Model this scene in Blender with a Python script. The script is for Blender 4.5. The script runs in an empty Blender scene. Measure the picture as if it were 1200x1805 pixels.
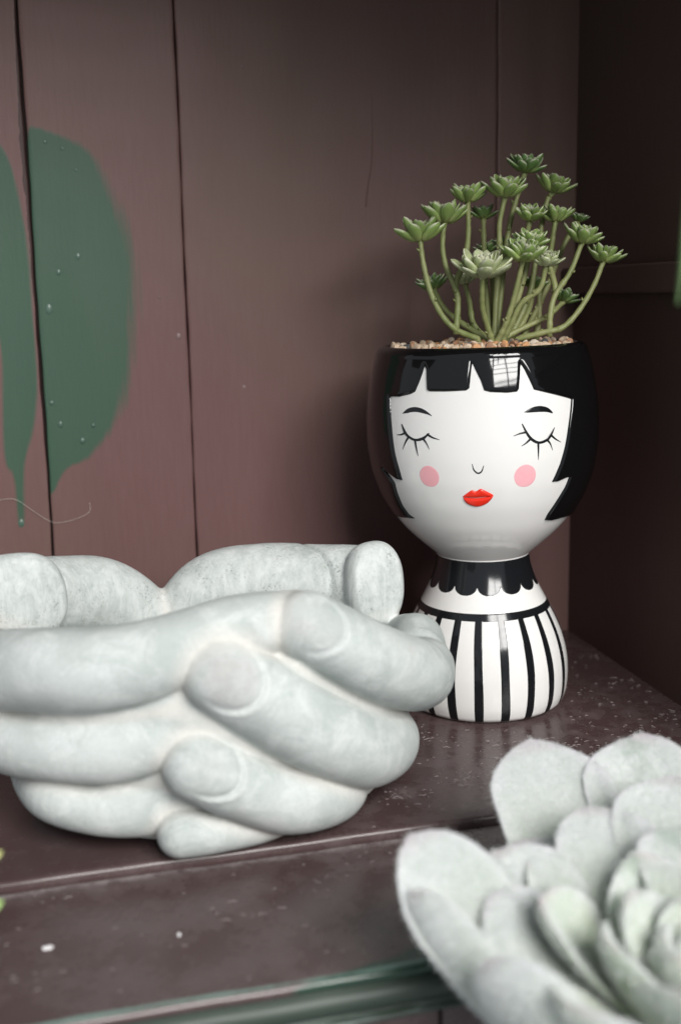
import bpy, math, random
import numpy as np
from mathutils import Vector, Matrix
random.seed(7); RNG = np.random.default_rng(7)
R = math.radians
scene = bpy.context.scene
COL = scene.collection

# ------------------------------------------------------------------ camera
cam_d = bpy.data.cameras.new("camera"); cam = bpy.data.objects.new("camera", cam_d); COL.objects.link(cam)
scene.camera = cam
def aim(loc, yaw, pitch, roll):
    f = Vector((math.sin(yaw)*math.cos(pitch), math.cos(yaw)*math.cos(pitch), -math.sin(pitch)))
    rt = Vector((math.cos(yaw), -math.sin(yaw), 0)); up = rt.cross(f)
    c, s = math.cos(roll), math.sin(roll)
    X = c*rt+s*up; U = -s*rt+c*up
    m = Matrix((X, U, -f)).transposed().to_4x4(); m.translation = loc
    return m
cam.matrix_world = aim(Vector((-.21367, -.53772, .21)), R(14.349), R(10.777), R(-1.0858))
cam_d.sensor_fit = 'VERTICAL'; cam_d.sensor_height = 36; cam_d.sensor_width = 24
cam_d.lens = 36*2018/1805
cam_d.clip_start = .01; cam_d.clip_end = 50
cam_d.dof.use_dof = True; cam_d.dof.focus_distance = .535; cam_d.dof.aperture_fstop = 5.9; cam_d.dof.aperture_blades = 9

# ------------------------------------------------------------------ light
world = bpy.data.worlds.new("World"); scene.world = world; world.use_nodes = True
world.node_tree.nodes["Background"].inputs[0].default_value = (.86, .93, 1, 1)
world.node_tree.nodes["Background"].inputs[1].default_value = 0.440
def area(name, loc, target, sx, sy, power, color):
    l = bpy.data.lights.new(name, 'AREA'); l.shape = 'RECTANGLE'; l.size = sx; l.size_y = sy
    l.energy = power; l.color = color
    o = bpy.data.objects.new(name, l); COL.objects.link(o); o.location = loc
    o.rotation_euler = (Vector(target)-Vector(loc)).to_track_quat('-Z', 'Y').to_euler()
    return o
area("window_light", (0.159, -1.702, 1.130), (-.05, 0, .1), 1.00, 0.95, 74.0, (1, .985, .96))
scene.view_settings.view_transform = 'Standard'; scene.view_settings.look = 'None'
scene.view_settings.exposure = 0; scene.view_settings.gamma = 1
scene.cycles.use_denoising = True
scene.cycles.max_bounces = 8

# ------------------------------------------------------------------ helpers
def tag(o, label=None, cat=None, group=None, kind=None):
    if label: o["label"] = label
    if cat: o["category"] = cat
    if group: o["group"] = group
    if kind: o["kind"] = kind
    return o
def empty(name, loc=(0, 0, 0), rz=0):
    o = bpy.data.objects.new(name, None); COL.objects.link(o); o.location = loc; o.rotation_euler.z = rz
    o.empty_display_size = .01
    return o
def mk_mesh(name, verts, faces, mat=None, smooth=True, attrs=None):
    me = bpy.data.meshes.new(name)
    if isinstance(faces, np.ndarray):
        faces = faces.tolist()
    me.from_pydata([tuple(map(float, v)) for v in verts], [], faces)
    if smooth: me.polygons.foreach_set("use_smooth", [True]*len(me.polygons))
    for k, a in (attrs or {}).items():
        at = me.attributes.new(k, 'FLOAT', 'POINT'); at.data.foreach_set("value", np.asarray(a, dtype=np.float32))
    if mat: me.materials.append(mat)
    me.update()
    return me
def link(name, me, parent=None, loc=(0, 0, 0)):
    o = bpy.data.objects.new(name, me); COL.objects.link(o); o.location = loc
    if parent: o.parent = parent
    return o
def obj(name, verts, faces, mat, parent=None, smooth=True, attrs=None):
    return link(name, mk_mesh(name, verts, faces, mat, smooth, attrs), parent)
def catmull(pts, n=8):
    p = np.asarray(pts, float); p = np.vstack([2*p[0]-p[1], p, 2*p[-1]-p[-2]]); out = []
    for i in range(1, len(p)-2):
        for t in np.linspace(0, 1, n, endpoint=False):
            a, b, c, d = p[i-1], p[i], p[i+1], p[i+2]
            out.append(.5*((2*b)+(-a+c)*t+(2*a-5*b+4*c-d)*t*t+(-a+3*b-3*c+d)*t**3))
    out.append(p[-2]); return np.array(out)
def tube(pts, rad, sides=10, cap=True):
    pts = np.asarray(pts, float); n = len(pts); rad = np.broadcast_to(rad, (n,))
    V, Fc = [], []
    t = np.gradient(pts, axis=0); t /= np.linalg.norm(t, axis=1)[:, None]
    ref = np.array([0.31, .9, .2]); u = np.cross(t[0], ref); u /= np.linalg.norm(u)
    for i in range(n):
        u = u-t[i]*(u@t[i]); u /= np.linalg.norm(u); w = np.cross(t[i], u)
        for k in range(sides):
            a = 2*math.pi*k/sides; V.append(pts[i]+rad[i]*(math.cos(a)*u+math.sin(a)*w))
    for i in range(n-1):
        for k in range(sides):
            a, b = i*sides+k, i*sides+(k+1) % sides
            Fc.append((a, b, b+sides, a+sides))
    if cap:
        Fc.append(tuple(range(sides))[::-1]); Fc.append(tuple((n-1)*sides+k for k in range(sides)))
    return V, Fc
def lathe(prof, n=128):
    V, Fc = [], []
    for (r, z) in prof:
        for k in range(n):
            a = 2*math.pi*k/n; V.append((r*math.sin(a), -r*math.cos(a), z))
    for i in range(len(prof)-1):
        for k in range(n):
            a, b = i*n+k, i*n+(k+1) % n
            Fc.append((a, b, b+n, a+n))
    return V, Fc
def bevel_box(x0, x1, y0, y1, z0, z1, b):
    import bmesh
    bm = bmesh.new(); bmesh.ops.create_cube(bm, size=1)
    for v in bm.verts:
        v.co = ((x0+x1)/2+v.co.x*(x1-x0), (y0+y1)/2+v.co.y*(y1-y0), (z0+z1)/2+v.co.z*(z1-z0))
    bmesh.ops.bevel(bm, geom=bm.edges[:], offset=b, segments=3, affect='EDGES', profile=.5)
    bm.verts.index_update()
    V = [tuple(v.co) for v in bm.verts]; Fc = [tuple(v.index for v in f.verts) for f in bm.faces]; bm.free()
    return V, Fc

# ------------------------------------------------------------------ node helpers
class NT:
    def __init__(s, name):
        s.m = bpy.data.materials.new(name); s.m.use_nodes = True; s.t = s.m.node_tree; s.n = s.t.nodes
        s.b = s.n["Principled BSDF"]
    def new(s, typ, **kw):
        n = s.n.new(typ)
        for k, v in kw.items():
            if k in ('ins',):
                for a, b in v.items(): s.put(n.inputs[a], b)
            else: setattr(n, k, v)
        return n
    def put(s, sock, v):
        if isinstance(v, bpy.types.NodeSocket): s.t.links.new(v, sock)
        elif isinstance(v, (tuple, list)) and sock.type == 'RGBA' and len(v) == 3: sock.default_value = (*v, 1)
        else: sock.default_value = v
    def co(s, scale=(1, 1, 1), kind='Object'):
        tc = s.new("ShaderNodeTexCoord"); mp = s.new("ShaderNodeMapping")
        s.t.links.new(tc.outputs[kind], mp.inputs[0]); mp.inputs['Scale'].default_value = scale
        return mp.outputs[0]
    def noise(s, scale, detail=4, rough=.5, co=None, dist=0):
        n = s.new("ShaderNodeTexNoise", ins={'Scale': scale, 'Detail': detail, 'Roughness': rough, 'Distortion': dist})
        if co: s.put(n.inputs['Vector'], co)
        return n.outputs['Fac']
    def ramp(s, fac, *stops, interp='LINEAR'):
        n = s.new("ShaderNodeValToRGB"); cr = n.color_ramp; cr.interpolation = interp
        while len(cr.elements) < len(stops): cr.elements.new(.5)
        for e, (p, c) in zip(cr.elements, stops):
            e.position = p; e.color = (c, c, c, 1) if not isinstance(c, (tuple, list)) else (*c, 1)
        s.put(n.inputs[0], fac); return n.outputs[0]
    def mix(s, fac, a, b, blend='MIX'):
        n = s.new("ShaderNodeMix", data_type='RGBA', blend_type=blend)
        s.put(n.inputs[0], fac); s.put(n.inputs[6], a); s.put(n.inputs[7], b); return n.outputs[2]
    def math(s, op, a, b=0.0):
        n = s.new("ShaderNodeMath", operation=op); s.put(n.inputs[0], a); s.put(n.inputs[1], b); return n.outputs[0]
    def attr(s, name):
        return s.new("ShaderNodeAttribute", attribute_name=name).outputs['Fac']
    def bump(s, h, strength=.3, dist=.001):
        n = s.new("ShaderNodeBump", ins={'Strength': strength, 'Distance': dist, 'Height': h}); s.put(s.b.inputs['Normal'], n.outputs[0])
    def set(s, **kw):
        for k, v in kw.items(): s.put(s.b.inputs[k.replace('_', ' ')], v)
        return s.m
def plain(name, col, rough=.5, **kw):
    t = NT(name); return t.set(Base_Color=col, Roughness=rough, **kw)

BROWN = (.146, .075, .073); GREEN = (.040, .090, .060)
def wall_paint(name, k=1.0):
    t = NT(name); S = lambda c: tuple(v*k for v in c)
    big = t.noise(9, 3, .55, t.co((1, 1, .35)))
    fine = t.noise(420, 3, .6, t.co((1, 1, .12)))
    weave = t.noise(900, 2, .5, t.co((1, 1, 1)))
    c = t.mix(t.ramp(big, (.3, 0), (.75, 1)), S((BROWN[0]*.92, BROWN[1]*.95, BROWN[2]*.93)), S((.153, .082, .080)))
    c = t.mix(t.math('MULTIPLY', t.ramp(fine, (.35, 0), (.75, 1)), .17), c, S((.19, .125, .118)))
    olive = t.ramp(t.noise(4.5, 2, .5, t.co((1, 1, .6))), (.38, 0), (.64, .85))
    c = t.mix(olive, c, S((.126, .088, .064)))
    g = t.attr("green"); gn = t.noise(190, 5, .75, t.co((1, 1, .07)))
    gm = t.math('ADD', g, t.math('MULTIPLY', t.math('SUBTRACT', gn, .5), .9))
    gm = t.ramp(gm, (.26, 0), (.74, .95))
    gc = t.mix(t.noise(30, 3, .6, t.co((1, 1, .2))), (.035, .084, .053), (.052, .098, .067))
    c = t.mix(gm, c, gc)
    ch = t.attr("chip"); chn = t.math('ADD', ch, t.math('MULTIPLY', t.math('SUBTRACT', t.noise(240, 4, .7, t.co((1, 1, .3))), .5), .8))
    c = t.mix(t.ramp(chn, (.5, 0), (.6, .8)), c, (.028, .016, .014))
    h = t.math('ADD', t.math('MULTIPLY', fine, .6), t.math('MULTIPLY', weave, .25))
    h = t.math('ADD', h, t.math('MULTIPLY', gm, .25))
    t.bump(h, .28, .0007)
    return t.set(Base_Color=c, Roughness=t.ramp(big, (.3, .42), (.8, .56)), Specular_IOR_Level=.22)
def shelf_paint(name, dusty=.5, seam=None):
    t = NT(name)
    o = t.co((1, 1, 1))
    big = t.noise(14, 4, .6, o); med = t.noise(90, 5, .65, o); fine = t.noise(900, 3, .6, o)
    c = t.mix(big, (.060, .036, .035), (.078, .050, .049))
    dust = t.math('MULTIPLY', t.ramp(med, (.45, 0), (.78, 1)), t.ramp(t.noise(6, 3, .6, o), (.35, .1), (.65, 1)))
    dust = t.math('MULTIPLY', dust, dusty)
    c = t.mix(t.math('MULTIPLY', dust, .28), c, (.36, .31, .31))
    vor = t.new("ShaderNodeTexVoronoi", feature='F1', ins={'Scale': 170.0, 'Vector': o})
    sp = t.math('MULTIPLY', t.ramp(vor.outputs['Distance'], (.035, 1), (.085, 0)), t.ramp(t.noise(30, 3, .6, o), (.52, 0), (.6, 1)))
    c = t.mix(t.math('MULTIPLY', sp, .05*dusty), c, (.45, .40, .39))
    vd = t.new("ShaderNodeVectorMath", operation='DISTANCE', ins={0: o, 1: (-.076, -.100, 0)})
    sm = t.math('MULTIPLY', t.ramp(vd.outputs['Value'], (.003, 1), (.0068, 0)), t.ramp(t.noise(600, 3, .6, o), (.4, .1), (.65, .8)))
    c = t.mix(t.math('MULTIPLY', sm, .5), c, (.36, .31, .30))
    if seam:
        a = t.attr("seam"); a = t.math('MULTIPLY', a, t.ramp(t.noise(120, 5, .75, o), (.34, .05), (.62, 1)))
        c = t.mix(t.math('MULTIPLY', a, .6), c, (.34, .30, .295))
        g = t.attr("green"); g = t.ramp(t.math('ADD', g, t.math('MULTIPLY', t.math('SUBTRACT', t.noise(60, 4, .7, t.co((.3, 1, 1))), .5), .8)), (.42, 0), (.6, 1))
        c = t.mix(g, c, (.020, .048, .032))
        w = t.attr("wear"); w = t.ramp(t.math('ADD', w, t.math('MULTIPLY', t.math('SUBTRACT', t.noise(110, 4, .75, t.co((.35, 1, 1))), .5), 1.0)), (.5, 0), (.7, .85))
        c = t.mix(w, c, (.17, .25, .22))
    rough = t.math('ADD', .25, t.math('MULTIPLY', dust, .35))
    t.bump(t.math('ADD', t.math('MULTIPLY', med, .5), t.math('MULTIPLY', fine, .12)), .06, .0005)
    return t.set(Base_Color=c, Roughness=rough, Specular_IOR_Level=.5)
M_WALL = wall_paint("brown_wall_paint"); M_SIDE = wall_paint("shaded_wall_paint", .55); M_SHELF = shelf_paint("brown_shelf_paint", .8); M_FRONT = shelf_paint("brown_front_paint", .9, True)  # side wall and batten: wall brown darkened, shade put into the colour

# ------------------------------------------------------------------ the niche: back wall of boards
YB = .098
def polysd(px, pz, poly):
    """signed distance, positive inside, vectorised"""
    P = np.asarray(poly, float); d2 = np.full(px.shape, 1e9); ins = np.zeros(px.shape, bool)
    for i in range(len(P)):
        a, b = P[i], P[(i+1) % len(P)]; e = b-a; L = e@e+1e-12
        t = np.clip(((px-a[0])*e[0]+(pz-a[1])*e[1])/L, 0, 1)
        d2 = np.minimum(d2, (px-a[0]-t*e[0])**2+(pz-a[1]-t*e[1])**2)
        c = ((a[1] > pz) != (b[1] > pz))
        if abs(b[1]-a[1]) > 1e-12:
            ins ^= c & (px < (b[0]-a[0])*(pz-a[1])/(b[1]-a[1])+a[0])
    return np.sqrt(d2)*np.where(ins, 1, -1)
def chaikin(P, n=3):
    for _ in range(n):
        P = [q for a, b in zip(P, P[1:]+P[:1]) for q in ((.75*a[0]+.25*b[0], .75*a[1]+.25*b[1]), (.25*a[0]+.75*b[0], .25*a[1]+.75*b[1]))]
    return P
GREEN_A = [(-217, 299), (-205.8, 296.3), (-196, 293.1), (-187.6, 289), (-180.0, 283.0), (-176.0, 272.4), (-172.8, 262.3), (-168.8, 252.6), (-165.3, 242.3), (-163.2, 230.9), (-163.6, 211.6), (-165.5, 187.4), (-169.2, 163), (-175.6, 146.2), (-181.6, 137.2), (-188.1, 129.7), (-194.6, 122.2), (-203.8, 120.5), (-208.7, 113.6), (-212.1, 106.5), (-217, 104)]
GREEN_B = [(-232.6, 295.4), (-227.5, 288.5), (-223.7, 282.9), (-220.9, 270.3), (-218.6, 253.2), (-216.9, 235.9), (-216.4, 212.5), (-216.4, 176.8), (-217.4, 158.8), (-221.2, 137.5), (-224.8, 128.5), (-227.2, 119.3), (-228.1, 97.5), (-228.5, 90.7), (-230.5, 87.3), (-232.1, 90.9), (-231.6, 110.3), (-232.8, 119.6), (-236.4, 122.9), (-236.1, 147.4), (-234.1, 183.4), (-235.6, 195.3), (-252, 205), (-252, 290)]
back = empty("back_wall", (0, YB, 0)); tag(back, "brown painted wall of upright boards behind the pot", "wall", kind="structure")
def board(x0, x1, z0, z1, chip_right=0):
    bev = .0009; nx = max(int((x1-x0)/.0014), 8); nz = int((z1-z0)/.0022)
    xs = np.r_[x0, x0+bev*.35, np.linspace(x0+bev, x1-bev, nx), x1-bev*.35, x1]
    zs = np.linspace(z0, z1, nz)
    dd = np.minimum(xs-x0, x1-xs); drop = np.where(dd < bev, bev*(1-np.sqrt(np.clip(1-(1-dd/bev)**2, 0, 1))), 0)
    Xg, Zg = np.meshgrid(xs, zs); warp = .0005*np.sin(Xg*37+x0*50)*np.cos(Zg*9+x0*31)
    edge_w = (.00022*np.sin(Zg*45+x0*700)+.00010*np.sin(Zg*210+x1*400))*((np.minimum(Xg-x0, x1-Xg) < bev*1.01))
    Yg = drop[None, :]+warp
    V = np.stack([Xg+edge_w, Yg, Zg], -1).reshape(-1, 3); n = len(xs)
    Fc = [(i*n+j, i*n+j+1, (i+1)*n+j+1, (i+1)*n+j) for i in range(nz-1) for j in range(n-1)]
    # returns to the back
    b0 = len(V); V = list(map(tuple, V))
    for i in range(nz): V.append((x0, .012, zs[i]))
    for i in range(nz): V.append((x1, .012, zs[i]))
    for i in range(nz-1):
        Fc.append((b0+i, i*n, (i+1)*n, b0+i+1)); Fc.append((i*n+n-1, b0+nz+i, b0+nz+i+1, (i+1)*n+n-1))
    gx, gz = Xg.ravel()*1000, Zg.ravel()*1000
    g = np.zeros(len(V)); ch = np.zeros(len(V))
    sdA = polysd(gx, gz, chaikin(GREEN_A))
    soft = np.interp(gx, [-215, -180, -165], [1.2, 4.0, 8.0])*np.interp(gz, [120, 170, 280], [.9, 1.3, 1.0])
    sdB = polysd(gx, gz, chaikin(GREEN_B))
    if x0 < -.2 and x1 > -.2: g[:b0] = np.clip(.5+sdA/soft/2, 0, 1)
    if x1 < -.2: g[:b0] = np.clip(.5+sdB/2/2, 0, 1)
    if chip_right:
        ch[:b0] = np.clip(1-(x1*1000-gx)/np.interp(gz, [60, 200, 300, 340], [.8, 1.5, 5.5, 2.5]), 0, 1)
    return obj("board", V, Fc, M_WALL, back, True, {"green": g, "chip": ch})
ZT = .446
for (a, b, c) in ((-.372, -.2930, 0), (-.2924, -.2149, 1), (-.2138, -.1357, 0), (-.1351, .0449, 0), (.0453, .0960, 0)):
    board(a, b, -.004, ZT, c)
V, Fc = bevel_box(-.40, .12, .0125, .03, -.02, ZT, .001); obj("backing_panel", V, Fc, plain("dark_backing", (.05, .031, .029), .8), back)
# paint blisters and the runny drip on the boards
def blob(n=8, m=5):
    V = [(0, -1, 0)]; Fc = []
    for i in range(1, m+1):
        a = math.pi/2*i/m
        for k in range(n): V.append((math.sin(a)*math.cos(2*math.pi*k/n), -math.cos(a), math.sin(a)*math.sin(2*math.pi*k/n)))
    for k in range(n): Fc.append((0, 1+k, 1+(k+1) % n))
    for i in range(m-1):
        for k in range(n): a, b = 1+i*n+k, 1+i*n+(k+1) % n; Fc.append((a, a+n, b+n, b))
    return V, Fc
V, Fc = blob(10, 5)
BL_G = mk_mesh("paint_blister", V, Fc, plain("green_blister_paint", (.07, .12, .09), .32)); BL_B = mk_mesh("paint_blister", V, Fc, plain("brown_blister_paint", (.19, .125, .12), .35))
for (x, z, s, me) in [(-191.6, 232.2, 1.7, BL_G), (-202.1, 224.1, 1.6, BL_G), (-208.3, 205, 2.1, BL_G), (-210, 155.4, 1.4, BL_G), (-206.2, 143.6, 1.5, BL_G), (-188.9, 142.2, 1.1, BL_G), (-195.1, 134.1, 1.7, BL_G),
                      (-140.5, 188.9, 1.6, BL_B), (-105.4, 160, 1.5, BL_B), (-230.3, 90.6, 2.0, BL_G), (-204.8, 290.2, 1.3, BL_G), (-196.4, 286.9, 1.2, BL_G), (-190, 276, 1.0, BL_G), (-100, 330, .8, BL_B), (-150, 210, .6, BL_B)]:
    o = link("paint_blister", me, back, (x/1000, .0003, z/1000)); o.scale = (s*.0010, .0009, s*.0013*random.uniform(.8, 1.3))
rp = catmull([(-29, 0, 345), (-28.8, 0, 307), (-29.3, 0, 283), (-31.8, 0, 268), (-33, 0, 258)], 10)/1000
V, Fc = tube(rp, np.linspace(.0002, .00045, len(rp)), 8); obj("paint_run", V, Fc, M_WALL, back, True, {"green": np.zeros(len(V)), "chip": np.zeros(len(V))})

# right wall with its batten
rw = empty("side_wall", (0, 0, 0)); tag(rw, "shade-darkened brown side wall of the niche beside the pot", "wall", kind="structure")
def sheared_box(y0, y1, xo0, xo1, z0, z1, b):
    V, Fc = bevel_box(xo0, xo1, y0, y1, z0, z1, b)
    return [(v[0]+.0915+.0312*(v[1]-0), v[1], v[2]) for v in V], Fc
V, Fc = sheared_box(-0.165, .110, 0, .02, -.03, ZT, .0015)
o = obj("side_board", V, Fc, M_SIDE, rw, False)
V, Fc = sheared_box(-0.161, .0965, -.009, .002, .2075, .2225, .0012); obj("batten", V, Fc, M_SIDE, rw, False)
# upper shelf above the picture: it shades the top of the back wall
V, Fc = bevel_box(-.75, .115, -0.160, YB+.01, ZT-.012, ZT+.012, .002)
tag(obj("upper_shelf", V, Fc, M_WALL, None, False), "brown shelf board above the niche", "shelf", kind="structure")

# ------------------------------------------------------------------ shelf with stepped front, moulding and panel
shelf = empty("shelf", (0, 0, 0)); tag(shelf, "dusty dark brown shelf with a stepped front edge", "shelf", kind="structure")
def extrude_profile(name, prof, x0, x1, mat, nx=260, attrs=None, parent=shelf):
    xs = np.linspace(x0, x1, nx); prof = np.asarray(prof, float); m = len(prof)
    wob = lambda x, k: .00018*math.sin(x*61+k*.7)+.00012*math.sin(x*173+k)
    V = [(x, p[0]+wob(x, 0), p[1]+wob(x, 2)*.6) for x in xs for p in prof]
    Fc = [(i*m+j, (i+1)*m+j, (i+1)*m+j+1, i*m+j+1) for i in range(nx-1) for j in range(m-1)]
    at = {k: np.array([fn(x, p[0], p[1]) for x in xs for p in prof]) for k, fn in (attrs or {}).items()}
    return obj(name, V, Fc, mat, parent, True, at)
def arc(cy, cz, r, a0, a1, n=6): return [(cy+r*math.cos(R(a)), cz+r*math.sin(R(a))) for a in np.linspace(a0, a1, n)]
X0, X1 = -.56, .13
p = [(.110, 0), (.05, 0), (0, 0), (-.06, 0), (-.12, 0)]+arc(-.1290, -.0020, .0020, 90, 180, 7)+[(-.1312, -.0034), (-.1316, -.014), (-.05, -.016), (.11, -.016)]
extrude_profile("shelf_board", p, X0, X1, M_SHELF)
p = [(-.1296, -.012), (-.1318, -.0042), (-.1332, -.0032), (-.1345, -.0030)]+[(-.1345-.0835*k/22, -.0030) for k in range(1, 22)]+arc(-.2160, -.0054, .0024, 90, 190, 7)+[(-.2176, -.0068), (-.2168, -.0075)]
def seam(x, y, z): return float(np.clip(1-abs(y+.1345)/.0026, 0, 1)+.35*np.clip(1-abs(y+.137)/.008, 0, 1))
def wear(x, y, z): return float(np.clip(1-abs(y+.2164)/.0022, 0, 1)*.85)
def green(x, y, z): return float(np.clip(.5+(np.interp(x, [-.25, -.17, -.13, -.105, -.07], [-6, -3, 3.5, 10, 14])-(y+.2185)*1000)/3, 0, 1))
extrude_profile("front_board", p, X0, X1, M_FRONT, 300, {"seam": seam, "wear": wear, "green": green})
def mould_mat():
    t = NT("green_black_gloss_paint"); o = t.co((.25, 1, 1))
    c = t.mix(t.ramp(t.noise(40, 4, .65, o), (.35, 0), (.65, 1)), (.014, .026, .018), (.034, .048, .037))
    c = t.mix(t.math('MULTIPLY', t.attr("wear"), t.ramp(t.noise(90, 5, .7, o), (.42, 0), (.6, 1))), c, (.15, .19, .17))
    t.bump(t.noise(120, 3, .6, o), .15, .0006)
    return t.set(Base_Color=c, Roughness=.5)
p = [(-.2150, -.0070), (-.2172, -.0076)]+arc(-.2158, -.0122, .0046, 112, 238, 12)+[(-.2188, -.0166), (-.2205, -.0168), (-.2215, -.0176), (-.2212, -.0186), (-.2195, -.0188)]
extrude_profile("edge_moulding", p, X0, X1, mould_mat(), 200, {"wear": lambda x, y, z: 1.0 if z < -.0164 and z > -.0178 else 0.0})
V, Fc = bevel_box(X0, -.1022, -.2196, -.20, -.10, -.0190, .0008); obj("lower_panel", V, Fc, M_SHELF, shelf, False)
V, Fc = bevel_box(-.1012, X1, -.2196, -.20, -.10, -.0190, .0008); obj("lower_panel", V, Fc, M_SHELF, shelf, False)
V, Fc = bevel_box(X0, X1, -.198, .09, -.10, -.0170, .001); obj("carcass", V, Fc, M_SHELF, shelf, False)

# ------------------------------------------------------------------ lady head pot
FACE0 = math.atan2(-.36929, .92931)      # the face turns towards the viewer's side
pot = empty("head_planter", (0, 0, 0), FACE0)
LEAN = Matrix.Rotation(R(.85), 4, Vector((-.36929, -.92931, 0)))
pot.matrix_world = LEAN @ Matrix.Rotation(FACE0, 4, 'Z')
tag(pot, "glossy ceramic head planter with black bob hair and striped base", "planter")
PROF = np.array([(0, .0365), (.0012, .0392), (.003, .0410), (.0069, .0424), (.0153, .0432), (.0237, .0430), (.0317, .0416), (.04, .0391), (.0482, .0354), (.0522, .0333), (.0561, .0310), (.0643, .0269), (.0724, .0243), (.0780, .0233), (.0792, .0236), (.0800, .0246), (.0817, .0264), (.0874, .0333), (.093, .0390), (.0986, .0436), (.1101, .0502), (.1212, .0542), (.1322, .0561), (.1434, .0567), (.1542, .0562), (.165, .0548), (.1757, .0527), (.1819, .0505)])
def _smooth_prof():
    z = np.linspace(0, .1819, 1500); r = np.interp(z, PROF[:, 0], PROF[:, 1])
    def sm(r, lo, hi, k):
        m = (z >= lo) & (z <= hi); s = r[m]; pad = np.r_[2*s[0]-s[1:k+1][::-1], s, 2*s[-1]-s[-k-1:-1][::-1]]
        w = np.hanning(2*k+1); w /= w.sum(); r = r.copy(); r[m] = np.convolve(pad, w, 'valid'); return r
    r = sm(r, .0025, .0786, 55); r = sm(r, .0806, .1819, 60)
    return z, r
PZ, PR = _smooth_prof()
def pr(z): return np.interp(z, PZ, PR)
def psurf(th, z, h=0.):
    """point at angle th (rad), height z, offset h along the surface normal"""
    r = pr(z); dr = (pr(z+.0006)-pr(z-.0006))/.0012
    n = 1/np.sqrt(1+dr*dr); rr = r+h*n; zz = z-h*dr*n
    return np.stack([rr*np.sin(th), -rr*np.cos(th), zz], -1)
def glaze(name, col, rough=.06, coat=.0):
    t = NT(name); t.bump(t.noise(60, 2, .5, t.co()), .03, .0008)
    return t.set(Base_Color=col, Roughness=rough, Specular_IOR_Level=.5)
M_WHITE = glaze("white_glaze", (.74, .725, .705), .10); M_BLACK = glaze("black_glaze", (.0045, .0045, .005), .065)
M_BLACKP = glaze("black_painted_glaze", (.008, .009, .0105), .12)
M_RED = glaze("red_glaze", (.72, .028, .012), .12)
def cheek_mat():
    t = NT("pink_cheek_glaze"); n = t.noise(500, 3, .6, t.co())
    return t.set(Base_Color=t.mix(n, (.80, .36, .40), (.80, .43, .46)), Roughness=.12)
M_PINK = cheek_mat()
# body: base+neck and head are separate parts
ii = np.r_[0:630:9, 640]; zsplit = .0792
zb = [(float(pr(z)), float(z)) for z in np.linspace(0, zsplit, 90)]
V, Fc = lathe([(.030, .0012), (.0335, .0002)]+zb, 160); base = obj("base", V, Fc, M_WHITE, pot)
zh = [(float(pr(z)), float(z)) for z in np.linspace(zsplit, .1819, 120)]
RIM = [(.0499, .1832), (.0488, .18430), (.0474, .1848), (.0461, .1843), (.0455, .1830), (.0453, .1800), (.0455, .160)]
V, Fc = lathe([(.0232, .0788)]+zh, 200); head = obj("head", V, Fc, M_WHITE, pot)
rim_p = [(float(pr(.1775))+.0011, .1775), (float(pr(.1797))+.00115, .1797), (.0521, .1816), (.0513, .1830), (.0501, .1841), (.0486, .18475), (.0472, .1846), (.0462, .1838), (.0457, .1822), (.0456, .160)]
rp = catmull([(a, b, 0) for a, b in rim_p], 5)[:, :2]
# raised patches on the pot's surface, outlined in (angle, height)
def patch(name, sd, box, step, height, bev, mat, parent, rref=.055, sink=.00008, wrap=False):
    """sd(a_mm, z_mm) > 0 inside; a = angle * rref; a domed, bevelled sheet on the pot"""
    a0, a1, z0, z1 = box; na = int((a1-a0)/step)+1; nz = int((z1-z0)/step)+1
    A, Z = np.meshgrid(np.linspace(a0, a1, na), np.linspace(z0, z1, nz))
    D = sd(A, Z); ins = D > 0
    cell = ins[:-1, :-1] | ins[1:, :-1] | ins[:-1, 1:] | ins[1:, 1:]
    used = np.zeros_like(ins)
    for dy in (0, 1):
        for dx in (0, 1): used[dy:dy+nz-1, dx:dx+na-1] |= cell
    e = step*.05
    out = used & ~ins
    ao, zo = A[out], Z[out]
    for _ in range(3):
        d = sd(ao, zo); gx = (sd(ao+e, zo)-sd(ao-e, zo))/(2*e); gz = (sd(ao, zo+e)-sd(ao, zo-e))/(2*e)
        g2 = np.maximum(gx*gx+gz*gz, .2); ao = ao-d*gx/g2; zo = zo-d*gz/g2
    A = A.copy(); Z = Z.copy(); A[out] = ao; Z[out] = zo
    D = np.where(out, 0, D)
    t = np.clip(D/bev, 0, 1); H = -sink+(height/1000+sink)*np.sqrt(np.clip(1-(1-t)**2, 0, 1))
    P = psurf(A/1000/rref, Z/1000, H)
    idx = -np.ones(ins.shape, int); idx[used] = np.arange(used.sum())
    V = P[used]; q = np.argwhere(cell)
    Fc = np.stack([idx[q[:, 0], q[:, 1]], idx[q[:, 0], q[:, 1]+1], idx[q[:, 0]+1, q[:, 1]+1], idx[q[:, 0]+1, q[:, 1]]], 1)
    o = obj(name, V, Fc, mat, parent)
    if wrap:
        import bmesh
        bm = bmesh.new(); bm.from_mesh(o.data); bmesh.ops.remove_doubles(bm, verts=bm.verts, dist=1e-5); bm.to_mesh(o.data); bm.free()
        o.data.polygons.foreach_set("use_smooth", [True]*len(o.data.polygons))
    return o
def T(l, rref=.055): return [(math.radians(a+2.0)*rref*1000, z) for a, z in l]
def stroke_sd(paths):
    """paths: list of lists (a, z, r) in mm -> sd function (union of round cones)"""
    def f(A, Z):
        d = np.full(np.shape(A), -1e9)
        for P in paths:
            for (x0, y0, r0), (x1, y1, r1) in zip(P[:-1], P[1:]):
                ex, ey = x1-x0, y1-y0; L = ex*ex+ey*ey+1e-9
                t = np.clip(((A-x0)*ex+(Z-y0)*ey)/L, 0, 1)
                d = np.maximum(d, r0+(r1-r0)*t-np.hypot(A-x0-t*ex, Z-y0-t*ey))
        return d
    return f
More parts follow.
